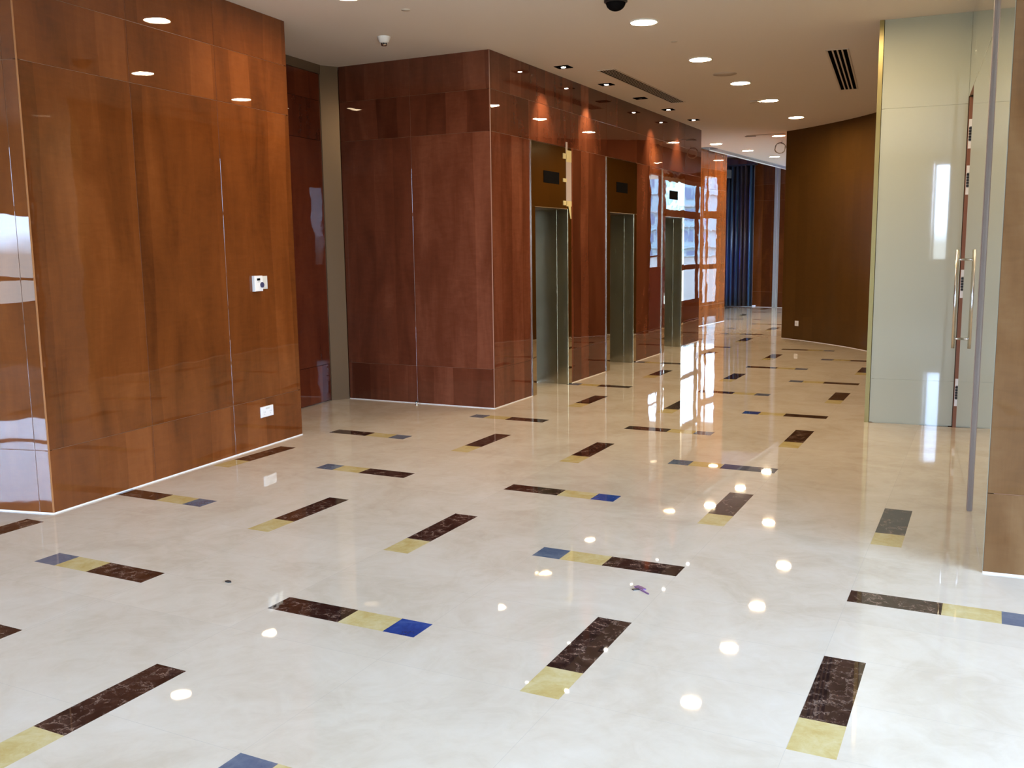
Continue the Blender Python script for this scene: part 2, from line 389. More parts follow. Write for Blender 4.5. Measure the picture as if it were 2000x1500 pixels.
mb.prism([(ER[0]-.14, 19.0), (ER[0]+.02, 19.0), (EE[0]-.05, 25.2), (EE[0]-.21, 25.2)], HC-.012, HC+.02, MW['grey'])
mb.prism([(ER[0]-.16, 19.0), (ER[0]-.14, 19.0), (EE[0]-.21, 25.2), (EE[0]-.23, 25.2)], HC-.03, HC+.02, MW['white'])
struct(mb, 'trim_1')

# ------------------------------------------------------------ WALLS
th = -.083
LA, LB = (-5.145, 3.86), (-5.366, 6.54)
# left block: long face towards the hall, end face towards the viewer, return into the recess
mb = MB()
panel_wall('', LA, LB, -1, MW['left'], (0, .89, 1.775, 2.69), mb=mb, tones=lambda i, k: (.55, .45, .40)[i]+(.05 if k in (0, 2) else 0))
mb.prism([(LA[0]-.13, LA[1]+.11), (LB[0]-.13, LB[1]-.11), (-9, 6.5), (-9, 3.15)], 0, HC, MW['seam'])
struct(mb, 'wall_left')
u, l = nrm(LA, (-9.1, LA[1]-.22*3.955))
mb = MB(); panel_wall('', (LA[0], LA[1]), (-9.1, LA[1]-.22*3.955), 1, MW['left'], (0, .10, .50, 1.4, 2.4, 3.95), mb=mb, tones=lambda i, k: .72 if k < 2 else .25)
struct(mb, 'wall_left_end')
mb = MB(); panel_wall('', LB, (-6.25, LB[1]-.07), -1, MW['left'], (0, .87), mb=mb); struct(mb, 'wall_left_return')
# recess: tall door leaf with bronze frame
DA, DB = (-6.16, 6.45), (-6.305, 8.20)
u, l = nrm(DA, DB); n = (u[1], -u[0])
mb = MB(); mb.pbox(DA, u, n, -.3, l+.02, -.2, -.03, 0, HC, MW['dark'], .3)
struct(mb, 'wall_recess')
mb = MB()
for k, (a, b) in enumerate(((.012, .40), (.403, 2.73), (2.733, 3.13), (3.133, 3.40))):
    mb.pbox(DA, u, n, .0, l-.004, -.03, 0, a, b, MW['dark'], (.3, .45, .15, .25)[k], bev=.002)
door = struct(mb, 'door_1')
mb = MB(); mb.pbox(DA, u, n, 0, l, -.03, .015, 3.40, HC, MW['bronze'])
mb.prism([DB, (-6.20, 8.375), (-6.30, 8.42), (DB[0]-.1, DB[1]+.0)], 0, HC, MW['bronze'])
mb.pbox(DA, u, n, l-.012, l, -.03, .006, 0, 3.40, MW['bronze'])
o = mb.build('door_frame', parent=door)

# lift core: front face (towards viewer) and lift face
CX, CY, CE = -4.42, 8.385, 15.86
mb = MB(); panel_wall('', (-6.20, CY), (CX, CY), -1, MW['core'], (0, .87, 1.78), mb=mb, tones=lambda i, k: [(.1, .22, .05, .12), (.55, .95, .2, .5)][i][k])
struct(mb, 'wall_core_front')
lifts = ((9.28, 9.38, 10.27, 10.36), (11.50, 11.63, 12.55, 12.65), (13.79, 13.94, 14.82, 14.92))
cuts = [CY, 9.28, 10.36, 11.50, 12.65, 13.79, 14.92, CE]
def skl(a, b, z0, z1):
    a += CY; b += CY
    return z0 < 2.7 and any(abs(a-q[0]) < .02 and abs(b-q[3]) < .02 for q in lifts)
mb = MB(); panel_wall('', (CX, CY), (CX, CE), -1, MW['core'], [c-CY for c in cuts], mb=mb, skip=skl, tones=lambda i, k: (.35, .2, .25, .3, .35, .3, .3)[i]-(.1 if k == 2 else 0))
struct(mb, 'wall_core_side')
mb = MB(); panel_wall('', (CX, CE), (-5.52, CE+.02), -1, MW['core'], (0, 1.1), mb=mb); struct(mb, 'wall_core_end')
mb = MB()
mb.box(-8.9, -5.12, CY+.13, CE-.13, 0, HC, MW['seam'])
struct(mb, 'wall_core_inner')
# second, slightly turned wall
SA, SB = (-5.50, 15.9), (-5.09, 20.25)
u, l = nrm(SA, SB)
mb = MB(); panel_wall('', SA, SB, -1, MW['left'], (0, 1.5, 3.0, l), mb=mb, tones=lambda i, k: .5)
mb.prism([(SA[0]-.13, SA[1]), (SB[0]-.13, SB[1]), (-8.9, 20.25), (-8.9, 15.9)], 0, HC, MW['seam'])
struct(mb, 'wall_corridor_left')
mb = MB(); panel_wall('', SB, (-9, 20.3), -1, MW['left'], (0, 1.3, 2.6, 3.9), mb=mb); struct(mb, 'wall_corridor_return')
# back wall
BA, BB = (-9.3, 25.95), (-2.8, 24.62)
u, l = nrm(BA, BB)
def bu(x): return (x-BA[0])/u[0]
mb = MB(); panel_wall('', BA, BB, -1, MW['left'], (0, bu(-6.5), bu(-5.02), bu(-4.2), l), zs=(0, .4, 2.73, 3.13, 3.9), mb=mb, tones=lambda i, k: (.2, .1, .3, .4)[min(i, 3)]*.8)
struct(mb, 'wall_back')
mb = MB(); mb.pbox(BA, u, (u[1], -u[0]), bu(-5.065), bu(-4.925), -.02, .012, 0, 3.86, MW['alu'])
mb.pbox(BA, u, (u[1], -u[0]), bu(-5.01), bu(-4.98), .012, .02, 0, 3.86, MW['grey']); struct(mb, 'trim_2')
mb = MB(); mb.box(-9.4, -9.2, 20.2, 26.2, 0, 3.86, MW['dark']); struct(mb, 'wall_far_left')

# curved brown wall
ctrl = [(-3.22, 16.80), (-2.86, 16.52), (-2.5, 16.18), (-2.2, 15.87), (-1.93, 15.55), (-1.64, 15.15), (-1.40, 14.72), (-1.19, 14.2), (-1.04, 13.6), (-.96, 12.9), (-.93, 12.0), (-.93, 9.25)]
def cr_spline(P, n=6):
    out = []
    for i in range(len(P)-1):
        p0, p1, p2, p3 = P[max(i-1, 0)], P[i], P[i+1], P[min(i+2, len(P)-1)]
        for k in range(n):
            t = k/n
            out.append(tuple(.5*((2*p1[d])+(-p0[d]+p2[d])*t+(2*p0[d]-5*p1[d]+4*p2[d]-p3[d])*t*t+(-p0[d]+3*p1[d]-3*p2[d]+p3[d])*t**3) for d in (0, 1)))
    return out+[P[-1]]
cv = cr_spline(ctrl)
mb = MB(); acc = 0
for i, (p, q) in enumerate(zip(cv, cv[1:])):
    (ux, uy), l = nrm(p, q)
    for z0, z1, tn in ((0.006, .4, .45), (.4, 2.73, .5), (2.73, HC, .55)):
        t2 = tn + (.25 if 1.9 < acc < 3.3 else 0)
        f = mb.face([(p[0], p[1], z0), (q[0], q[1], z0), (q[0], q[1], z1), (p[0], p[1], z1)], MW['brown'], [(acc, z0), (acc+l, z0), (acc+l, z1), (acc, z1)], t2)
        f.smooth = True
    acc += l
cb = [(p[0]+.11, p[1]+.11) for p in cv[::-1]]
for p, q in zip(cb, cb[1:]): mb.face([(p[0], p[1], 0), (q[0], q[1], 0), (q[0], q[1], HC), (p[0], p[1], HC)], MW['rear'])
mb.face([(cv[0][0], cv[0][1], 0), (cv[0][0], cv[0][1], HC), (cb[-1][0], cb[-1][1], HC), (cb[-1][0], cb[-1][1], 0)], MW['bronze'])
struct(mb, 'wall_curved')

# pale glass walls on the right
thr = .0705
PA, PC = (-.965, 9.03), (-.255, 9.08)
mb = MB(); panel_wall('', PA, PC, -1, MW['pale'], (.03, .712), zs=(0, .40, 2.75, HC), mb=mb, gap=.0015, seam=MW['pale'], tones=lambda i, k: .5)
struct(mb, 'wall_pale_front')
mb = MB(); mb.prism([(PA[0]-.008, PA[1]+.12), (PA[0]-.008, PA[1]-.008), (PA[0]+.028, PA[1]-.006), (PA[0]+.028, PA[1]+.12)], 0, HC, MW['gold']); struct(mb, 'trim_3')
# side wall with the glossy door: from the inner corner to the veneered pier
def rp_(y, off=0): return (-.255+thr*-1*(y-9.08)*1.0 + off, y)
u = (thr, -1.0); ll = math.hypot(*u); u = (u[0]/ll, u[1]/ll); n = (-u[1]*-1, 0)
n = (u[1], -u[0])      # towards the hall (-x)
O = PC
def yl(y): return (PC[1]-y)*ll
TOP = 2.80
OO, uu0, nn0 = O, u, n
def hpt(y, off, z): a = yl(y); return (OO[0]+uu0[0]*a+nn0[0]*off, OO[1]+uu0[1]*a+nn0[1]*off, z)
mb = MB()
mb.pbox(O, u, n, 0, yl(8.32), -.13, 0, TOP+.008, HC, MW['pale'], bev=.002)
mb.pbox(O, u, n, yl(8.32), yl(6.27), -.13, 0, TOP+.008, HC, MW['pale'], bev=.002)
mb.pbox(O, u, n, yl(6.19), yl(5.055), -.018, 0, .004, HC, MW['pale'], bev=.002); mb.pbox(O, u, n, yl(6.19), yl(5.3), -.13, -.02, .004, HC, MW['rear'])
struct(mb, 'wall_right')
mb = MB()
mb.pbox(O, u, n, yl(6.26), yl(6.20), -.13, .016, 0, HC, MW['chan'], bev=.004)
struct(mb, 'trim_4')
# door leaf, opened a little so the far jamb shows
mb = MB(); mb.pbox(O, u, n, yl(8.34), yl(6.275), -.04, 0, .008, TOP, MW['pale'], bev=.003)
door2 = struct(mb, 'door_2')
mb = MB(); mb.pbox(O, u, n, .0, .035, -.19, -.005, 0, TOP, MW['jamb']); mb.pbox(O, u, n, 0, yl(6.275), -.19, -.05, TOP, TOP+.05, MW['jamb'])
mb.build('door_jamb', parent=door2)
for zc in (2.50, 2.12, 1.25, .31):
    mb = MB(); mb.pbox(O, u, n, .034, .040, -.036, -.010, zc-.12, zc+.12, MW['white'])
    h = mb.build('hinge', parent=door2)
    mb = MB()
    for q in range(5): mb.pbox(O, u, n, .038, .046, -.034, -.012, zc-.055+q*.023, zc-.040+q*.023, MW['blk2'])
    mb.pbox(O, u, n, .038, .043, -.032, -.014, zc-.06, zc+.06, MW['steel'])
    mb.build('hinge_knuckle', parent=h)
mb = MB(); yh = 8.20
mb.tube([hpt(yh, .058, .78), hpt(yh, .058, 1.545)], .013, MW['steel'], 16); hb = mb.build('door_handle', parent=door2)
for z in (.855, 1.47):
    mb = MB(); mb.tube([hpt(yh, .0, z), hpt(yh, .056, z)], .009, MW['steel'], 12); mb.build('handle_bracket', parent=hb)
# pier facing the viewer
PR = rp_(5.03)
mb = MB(); panel_wall('', PR, (4.2, PR[1]+.0705*4.2), -1, MW['pier'], (0, .9, 1.9, 2.9, 4.19), mb=mb, tones=lambda i, k: .2 if k == 0 else .62, core=.10); struct(mb, 'wall_pier')
# solid body added behind the right-hand walls to keep sky light out
mb = MB(); mb.prism([(PR[0]+.2, PR[1]+.2), (4.2, PR[1]+.5), (4.2, 26.0), (-2.6, 26.0), (-2.6, 25.9), (4.0, 25.9), (4.0, 5.6), (PR[0]+.2, 5.3)], 0, HC, MW['rear']) if False else None
mb.box(4.0, 4.2, 5.4, 26.2, 0, .05, MW['rear'])
mb.prism([hpt(9.2, -.20, 0)[:2], hpt(5.4, -.20, 0)[:2], (3.95, 5.75), (3.95, 12.5), (-.6, 12.5), (-.6, 9.3)], 0, HC, MW['jamb'])
struct(mb, 'right_sky_blocker')

# rear wall behind the viewer (seen in reflections)
mb = MB()
def rear(x0, x1, z0=0, z1=HC): mb.box(x0, x1, -4.75, -4.55, z0, z1, MW['rear'])
rear(-15.5, -11); rear(-11, -8, 0, .85); rear(-11, -8, 2.25, HC); rear(-8, -7)
rear(-7, -3.2, 3.3, HC); rear(-3.2, -1.5); rear(-1.5, .58); rear(.58, .68); rear(.68, 1.22, 3.3, HC); rear(.68, 1.22, 0, 1.2); rear(1.22, 1.98); rear(1.98, 3.02, 3.3, HC); rear(1.98, 3.02, 0, 1.2); rear(3.02, 4.2)
struct(mb, 'wall_rear')
mb = MB(); mb.box(-15.5, -15.3, -4.6, 9, 0, HC, MW['rear']); struct(mb, 'wall_far_side')
mb = MB(); mb.box(-15.4, -8.95, 8.8, 9.0, 0, HC, MW['rear']); struct(mb, 'wall_side_end')
mb = MB(); mb.box(4.02, 4.2, -4.6, 5.3, 3.35, HC, MW['rear']); mb.box(4.02, 4.2, 4.6, 5.3, 0, 3.35, MW['rear']); mb.box(4.02, 4.2, -4.6, -1.72, 0, 3.35, MW['rear']); struct(mb, 'wall_right_hall')
wi = 0
def window(p0, p1, z0, z1, bars, posts, fm, fw=.05, pane='glass', d=.06):
    """glazed opening: frame with vertical posts and horizontal bars, pane as its part"""
    global wi
    wi += 1; u, l = nrm(p0, p1); n = (-u[1], u[0]); mb = MB()
    for a in [0]+list(posts)+[l-fw]: mb.pbox(p0, u, n, a, a+fw, -d/2, d/2, z0, z1, fm)
    for z, h in [(z0, fw), (z1-fw, fw)]+list(bars): mb.pbox(p0, u, n, fw, l-fw, -d/2+.002, d/2-.002, z, z+h, fm)
    w = struct(mb, 'window_%d' % wi)
    mb = MB(); mb.pbox(p0, u, n, fw, l-fw, -.004, .004, z0+.01, z1-.01, MW[pane]); mb.build('window_pane', parent=w)
    return w
br = plain('brown_window_frame', (.16, .055, .02), .35)
window((-10.98, -4.65), (-8.02, -4.65), .85, 2.25, [(1.22, .05)], [1.45], br)
window((-6.98, -4.65), (-3.22, -4.65), .0, 3.3, [(.5, .06), (1.15, .06), (2.3, .08)], [1.2, 2.45], br)
window((.70, -4.65), (1.20, -4.65), 1.2, 3.3, [], [], br)
window((2.0, -4.65), (3.0, -4.65), 1.2, 3.3, [], [.48], br)
window((4.1, -1.7), (4.1, 4.58), .0, 3.35, [(.5, .06), (1.15, .06), (2.3, .08)], [1.55, 3.1, 4.65], br)
# corridor glazing seen in the mirror-like lift wall
GX = -3.08
mb = MB()
mb.box(GX-.02, GX+.1, 16.84, 17.2, 0, HC, MW['left'], .4); mb.box(GX-.02, GX+.1, 17.2, 23.2, 2.95, HC, MW['left'], .4); mb.box(GX-.02, GX+.1, 18.06, 23.2, 0, .38, MW['left'], .4)
mb.box(GX-.02, GX+.1, 23.2, 24.66, 3.38, HC, MW['left'], .4); mb.box(GX-.02, GX+.1, 23.2, 24.66, 0, .12, MW['left'], .4)
mb.box(GX-.018, GX+.08, 17.2, 18.0, 0, 1.18, MW['maroon'])
mb.box(GX-.02, GX+.1, 18.0, 18.06, 0, 2.95, MW['left'], .4)
struct(mb, 'wall_corridor_right')
window((GX, 17.2), (GX, 18.0), 1.18, 2.95, [(1.40, .03)], [], br, .03, d=.03)
def corr(y0, y1):
    w = window((GX, y0), (GX, y1), .38, 2.95, [(1.11, .10), (2.17, .15)], [], br, .09, d=.03)
    return w
corr(18.06, 20.42); corr(20.42, 23.2)
window((GX, 23.2), (GX, 24.64), .12, 3.38, [(1.02, .12), (2.28, .18)], [.25], br, .07, d=.03)

# white caulk line at the foot of the walls
def base(name, p0, p1, side):
    u, l = nrm(p0, p1); n = (-u[1]*side, u[0]*side); mb = MB(); mb.pbox(p0, u, n, 0, l, -.01, .004, 0, .008, MW['caulk']); struct(mb, 'baseboard_'+name)
base('left', LA, LB, -1); base('left_end', (LA[0], LA[1]), (-9.1, LA[1]-.22*3.955), 1); base('core_front', (-6.2, CY), (CX, CY), -1)
for i, (a, b) in enumerate(((CY, 9.28), (10.36, 11.5), (12.65, 13.79), (14.92, CE))): base('core_side_%d' % (i+1), (CX, a), (CX, b), -1)
base('corridor_left', SA, SB, -1); base('back', BA, BB, -1); base('pier', PR, (4.2, PR[1]+.0705*4.2), -1)
mb = MB()
for p, q in zip(cv, cv[1:]):
    (ux, uy), l = nrm(p, q); mb.pbox(p, (ux, uy), (uy, -ux), 0, l, -.01, .004, 0, .007, MW['caulk'])
struct(mb, 'baseboard_curved')
mb = MB(); mb.box(GX-.03, GX-.022, 16.84, 24.6, 0, .012, MW['caulk']); struct(mb, 'baseboard_corridor')

mb = MB(); mb.prism([(CX-.004, CY-.003), (CX+.003, CY-.003), (CX+.003, CY+.004), (CX-.004, CY+.004)], .01, HC, plain('painted_corner_highlight', (.42, .22, .15), .3)); struct(mb, 'highlight_strip_core')  # added strip, its pale colour paints the edge highlight of the core corner
mb = MB(); mb.prism([(LA[0]-.004, LA[1]-.004), (LA[0]+.003, LA[1]-.004), (LA[0]+.003, LA[1]+.004), (LA[0]-.004, LA[1]+.004)], .01, HC, plain('painted_honey_corner_highlight', (.34, .14, .05), .3)); struct(mb, 'highlight_strip_left')  # same painted edge highlight on the left block corner, lighter orange
# ------------------------------------------------------------ LIFTS
names = ('nearest of three', 'middle of three', 'farthest of three')
extra = ('paper and masking tape on its frame', 'between the other two', 'next to the corridor')
for qi, (f0, o0, o1, f1) in enumerate(lifts):
    lf = thing('elevator', '%s elevator entrances, polished bronze surround, %s' % (names[qi], extra[qi]), 'elevator', (CX, (f0+f1)/2, 0), group='elevators along the veneered wall')
    oy = (f0+f1)/2
    def pb(nm, boxes, parent=lf, bev=0):
        mb = MB()
        for (x0, x1, y0, y1, z0, z1, m) in boxes:
            if bev: mb.pbox((0, y0-oy), (0, 1), (1, 0), 0, y1-y0, x0, x1, z0, z1, m, bev=bev)
            else: mb.box(x0, x1, y0-oy, y1-oy, z0, z1, m)
        return mb.build(nm, parent=parent)
    hp = pb('header_panel', [(-.10, .006, f0, f1, 2.04, 2.725, MW['mirror'])], bev=.003)
    dm = .14
    pb('display', [(.004, .010, oy-.23+.01, oy+.19, 2.305, 2.435, MW['black'])], parent=hp)
    pb('side_frame', [(-.14, .006, f0, o0, .0, 2.04, MW['mirror'])], bev=.003)
    pb('side_frame', [(-.14, .006, o1, f1, .0, 2.04, MW['mirror'])], bev=.003)
    pb('edge_strip', [(-.01, .010, f0-.006, f0+.003, .0, 2.73, MW['frame'])])
    pb('jamb', [(-.52, -.142, o0-.03, o0-.004, 0, 2.05, MW['brush']), (-.139, -.002, o0-.004, o0+.004, 0, 2.04, MW['brush'])])
    pb('jamb', [(-.52, -.142, o1+.002, o1+.03, 0, 2.05, MW['brush']), (-.139, -.002, o1-.006, o1+.003, 0, 2.04, MW['brush'])])
    pb('edge_strip', [(-.146, -.138, o1-.010, o1-.004, 0, 2.04, MW['frame'])])
    pb('lintel', [(-.52, -.02, o0-.03, o1+.03, 2.035, 2.06, MW['bronze'])])
    pb('door_leaf', [(-.50, -.47, o0, (o0+o1)/2-.002, .01, 2.036, MW['leaf'])])
    pb('door_leaf', [(-.50, -.47, (o0+o1)/2+.002, o1, .01, 2.036, MW['leaf'])])
    pb('sill', [(-.50, -.42, o0, o1, 0, .012, MW['steel'])])
    # shaft lining so no gap shows behind the surround
    pb('shaft_lining', [(-.56, -.52, f0-.05, f1+.05, 0, 2.1, MW['blk2'])])
# paper and masking tape on the nearest lift
mb = MB(); YT = 10.30
mb.box(CX+.007, CX+.009, 10.21, 10.36, 2.09, 2.66, MW['paper'])
mb.box(CX+.007, CX+.009, 10.20, 10.25, 2.66, 2.79, MW['paper'])
for z0, z1 in ((2.60, 2.66), (2.34, 2.38), (2.08, 2.13)): mb.box(CX+.009, CX+.0105, 10.12, 10.22, z0, z1, MW['tape'])
for z0, z1 in ((2.57, 2.70), (2.07, 2.13)): mb.box(CX+.009, CX+.0105, 10.21, 10.36, z0, z1, MW['tape'])
mb.face([(CX+.012, 10.26, 2.07), (CX+.012, 10.34, 2.07), (CX+.012, 10.35, 1.93), (CX+.012, 10.32, 1.93)], MW['tape'])
mb.build('protective_paper', label='vertical strip of grey paper and yellow masking tape stuck to the nearest elevator surround', category='paper strip')

# ------------------------------------------------------------ CEILING LAMPS
def disc_lamp(label, x, y, group=None):
    t = thing('downlight', label, 'ceiling light', (x, y, HC), group='round recessed ceiling downlights')
    mb = MB(); mb.ring([(.125, 0), (.125, -.006), (.110, -.010), (.107, -.002), (.107, .0)], (0, 0, 0), MW['white'], 40); mb.build('trim_ring', parent=t)
    mb = MB(); mb.ring([(.107, -.003), (.06, -.006), (.001, -.007)], (0, 0, 0), MW['lamp'], 40); mb.build('diffuser', parent=t)
    return t
D = [('lit round downlight in the ceiling beside the black dome camera', -2.76, 8.06),
     ('second round downlight of the long row, in front of the flush ceiling disc', -2.785, 9.91),
     ('third round downlight of the long row, just past the flush ceiling disc', -2.765, 11.56),
     ('fourth round downlight of the long row, with a tilted ceiling patch at its left', -2.75, 13.13),
     ('fifth and last round downlight of the long row, above the curved brown wall', -2.75, 15.05),
     ('round downlight directly above the hanging cable coil', -3.47, 17.38),
     ('round downlight over the elevator wall end, leftmost of the far group', -4.76, 18.09),
     ('round downlight in the middle of the far group, right of the ceiling pocket start', -4.54, 19.71),
     ('farthest round downlight, just below the cable coil near the ceiling pocket edge', -4.35, 21.4),
     ('round downlight cut by the photo top edge, above the pale glass wall', -1.07, 7.98),
     ('round downlight cut by the photo top edge, above the honey veneer wall', -4.43, 6.14)]
lamp0 = disc_lamp(*D[0])
for lb, x, y in D[1:]: dup(lamp0, (x, y, HC), lb)
# square spots washing the lift wall
def spot(label, y, lit=True):
    t = thing('spotlight', label, 'ceiling spotlight', (-4.165, y, HC), group='square recessed spotlights along the elevator wall')
    a, b = .078, .058; mb = MB()
    for x0, x1, y0, y1 in ((-a, a, -a, -b), (-a, a, b, a), (-a, -b, -b, b), (b, a, -b, b)): mb.box(x0, x1, y0, y1, -.006, .0, MW['void'])
    mb.box(-b, b, -b, b, -.0035, -.0015, MW['void'])
    mb.build('square_trim', parent=t)
    mb = MB(); mb.ring([(.024, -.004), (.022, -.008), (.012, -.010), (.001, -.011)], (0, 0, 0), MW['bulb'] if lit else MW['blk2'], 20); mb.build('bulb', parent=t)
    if lit:
        d = bpy.data.lights.new('spot_beam', 'SPOT'); d.energy = 26; d.color = (1, .80, .50); d.spot_size = math.radians(62); d.spot_blend = .9; d.shadow_soft_size = .02
        o = bpy.data.objects.new('spot_beam', d); COL.objects.link(o); o.parent = t; o.location = (0, 0, -.03); o.rotation_euler = (0, math.radians(20), 0)
    return t
spot('lit square spotlight nearest the camera, near the veneered corner', 9.58)
spot('lit square spotlight beside the near end of the long slot vent', 10.84)
spot('square spotlight that is switched off, between lit ones', 12.05, False)
spot('lit square spotlight just past the far end of the long slot vent', 13.24)
spot('lit square spotlight farthest along the elevator wall', 14.5)

# ------------------------------------------------------------ VENTS
def vent(label, c, w, l, rz, nsl, dark):
    t = thing('air_vent', label, 'air vent', (c[0], c[1], HC), rz)
    mb = MB(); e = .018; z0, z1 = -.006, 0
    for x0, x1, y0, y1 in ((-w/2, w/2, -l/2, -l/2+e), (-w/2, w/2, l/2-e, l/2), (-w/2, -w/2+e, -l/2+e, l/2-e), (w/2-e, w/2, -l/2+e, l/2-e)): mb.box(x0, x1, y0, y1, z0, z1, MW['ventw'])
    mb.build('frame', parent=t)
    mb = MB(); mb.box(-w/2+e, w/2-e, -l/2+e, l/2-e, -.0025, -.001, MW['void']); mb.build('slot_backing', parent=t)
    iw = w-2*e; p = iw/nsl
    for k in range(1, nsl):
        mb = MB(); x = -iw/2+k*p; h = p*dark/2
        mb.box(x-h, x+h, -l/2+e, l/2-e, -.0045, -.003, MW['ventw']); mb.build('slat', parent=t)
vent('long narrow slot air vent in the ceiling beside the elevator wall', (-3.84, 11.31), .20, 2.71, 0.005, 6, .26)
vent('short wide slot air vent with four dark slots, left of the pale glass wall', (-1.59, 11.42), .215, 2.64, math.radians(4.9), 4, .36)

# ------------------------------------------------------------ small ceiling things
t = thing('smoke_detector', 'white cone-shaped detector on the ceiling in front of the recess', 'detector', (-4.985, 7.44, HC))
mb = MB(); mb.ring([(.060, 0), (.058, -.012), (.045, -.040), (.034, -.055)], (0, 0, 0), MW['white'], 28, cap1=True); mb.build('housing', parent=t)
mb = MB()
for k in range(6):
    a = k*math.pi/3; mb.tube([(.024*math.cos(a), .024*math.sin(a), -.054), (.024*math.cos(a), .024*math.sin(a), -.072)], .004, MW['blk2'], 6)
mb.ring([(.028, -.070), (.022, -.078), (.001, -.080)], (0, 0, 0), MW['steel'], 20); mb.build('sensor_cage', parent=t)
t = thing('dome_camera', 'black dome security camera on the ceiling at the photo top edge', 'security camera', (-2.71, 7.25, HC))
mb = MB(); mb.ring([(.09, 0), (.09, -.02), (.078, -.026)], (0, 0, 0), MW['blk2'], 32, cap1=True); mb.build('base', parent=t)
mb = MB(); mb.ring([(.076*math.cos(a*math.pi/20), -.024-.062*math.sin(a*math.pi/20)) for a in range(0, 10)]+[(.001, -.086)], (0, 0, 0), MW['black'], 32); mb.build('dome', parent=t)
mb = MB(); mb.ring([(.13, -.0), (.13, -.003), (.001, -.004)], (0, 0, 0), plain('ceiling_disc_paint', (.52, .44, .36), .8), 32)
mb.build('speaker_cover', label='faint flush round cover in the ceiling between two downlights of the long row', category='ceiling speaker', loc=None).location = (-2.78, 10.89, HC)
mb = MB(); mb.ring([(.035, 0), (.035, -.006), (.001, -.009)], (0, 0, 0), MW['ventw'], 20)
o = mb.build('sprinkler_cover', label='small flush white disc in the ceiling near the photo top edge, above the core corner', category='sprinkler cover'); o.location = (-4.28, 6.71, HC)
mb = MB(); mb.ring([(.03, 0), (.03, -.004), (.001, -.006)], (0, 0, 0), MW['ventw'], 20)
o = mb.build('sprinkler_cover', label='tiny flush disc in the ceiling between first and second row downlights', category='sprinkler cover'); o.location = (-2.77, 8.96, HC)
mb = MB(); mb.prism([(-3.02, 13.18), (-2.86, 13.10), (-2.88, 13.0), (-2.98, 13.02)], HC-.02, HC, MW['ventw'])
mb.build('ceiling_patch', label='small loose ceiling patch touching the fourth row downlight', category='ceiling patch')
mb = MB(); mb.box(-3.95, -3.3, 17.02, 17.16, HC-.012, HC, MW['ventw']); mb.box(-3.98, -3.8, 17.06, 17.12, HC-.02, HC-.012, MW['cable'])
mb.build('ceiling_patch', label='dark ragged slot in the ceiling just in front of the downlight above the coil', category='ceiling patch')
# hanging cable coil
t = thing('cable_coil', 'coil of grey cable hanging from the ceiling beside the curved brown wall', 'cable coil', (-3.60, 18.2, HC))
mb = MB(); pts = []
for k in range(0, 97):
    a = k*math.pi/16+math.pi/2; r = .095+.006*math.sin(k*.7); pts.append((r*math.cos(a)+.004*math.sin(k), .012*math.sin(k*.21), -.135+r*math.sin(a)))
mb.tube(pts, .0045, MW['cable'], 6); mb.build('coil', parent=t)
mb = MB(); mb.tube([(.03, 0, 0), (.03, .004, -.03), (.02, 0, -.05)], .004, MW['cable'], 6); mb.tube([(.02, 0, -.04), (.09, .01, -.09), (.125, .01, -.16), (.13, .01, -.29)], .0045, MW['cable'], 6); mb.build('loose_end', parent=t)
mb = MB(); mb.box(.012, .03, -.012, .012, -.055, -.035, MW['blk2']); mb.build('tie', parent=t)

# ------------------------------------------------------------ wall fittings on the left wall
u, l = nrm(LA, LB); lang = math.atan2(u[1], u[0])   # u along +y-ish; outward = (u.y,-u.x)
def lwp(y, off=0):
    s = (y-LA[1])/u[1]; return (LA[0]+u[0]*s+u[1]*off, LA[1]+u[1]*s-u[0]*off)
def plate(mb, w, h, d0, d1, z, m, y0=0, bev=.004):   # local frame: y along wall, x outward
    mb.pbox((0, y0), (0, 1), (1, 0), -w/2, w/2, d0, d1, z-h/2, z+h/2, m, bev=bev)
rz = lang-math.pi/2
p = lwp(6.025)
t = thing('thermostat', 'white thermostat with small dark screen and blue knob on the honey veneer wall', 'thermostat', (p[0], p[1], 1.345), rz)
mb = MB(); plate(mb, .105, .125, 0, .028, 0, MW['white'], -.03); mb.build('body', parent=t)
mb = MB(); plate(mb, .040, .018, .028, .030, .033, MW['black'], -.035, .001); mb.build('screen', parent=t)
mb = MB(); plate(mb, .036, .005, .028, .029, .013, MW['grey'], -.03, .001); mb.build('marking', parent=t)
mb = MB()
pts = [(.028, math.cos(a)*.022+.005, math.sin(a)*.022-.012) for a in [k*math.pi/12 for k in range(24)]]
fr = [(.036, q[1], q[2]) for q in pts]
for k in range(24): mb.face([pts[k], pts[(k+1) % 24], fr[(k+1) % 24], fr[k]], MW['navy'])
mb.face(fr, MW['navy']); mb.build('knob', parent=t)
p = lwp(6.025+.068)
t = thing('wall_plate', 'blank ivory wall plate right beside the thermostat', 'wall plate', (p[0], p[1], 1.35), rz)
mb = MB(); plate(mb, .080, .106, 0, .010, 0, MW['white2']); mb.build('plate', parent=t)
mb = MB(); plate(mb, .056, .082, .010, .013, 0, MW['white2'], 0, .002); mb.build('cover', parent=t)
p = lwp(6.045)
t = thing('power_socket', 'white double power socket low on the honey veneer wall', 'power socket', (p[0], p[1], .29), rz)
mb = MB(); plate(mb, .165, .088, 0, .012, 0, MW['white']); mb.build('plate', parent=t)
for s in (-.032, .032):
    mb = MB(); plate(mb, .026, .014, .012, .016, .027, MW['white2'], s*.4, .002); mb.build('switch', parent=t)
for s in (-.04, .04):
    for dy, dz in ((-.008, .004), (.008, .004), (0, -.014)):
        mb = MB(); mb.pbox((0, s+dy), (0, 1), (1, 0), -.0015, .0015, .0118, .0125, dz-.010, dz, MW['grey']); mb.build('pin_hole', parent=t)
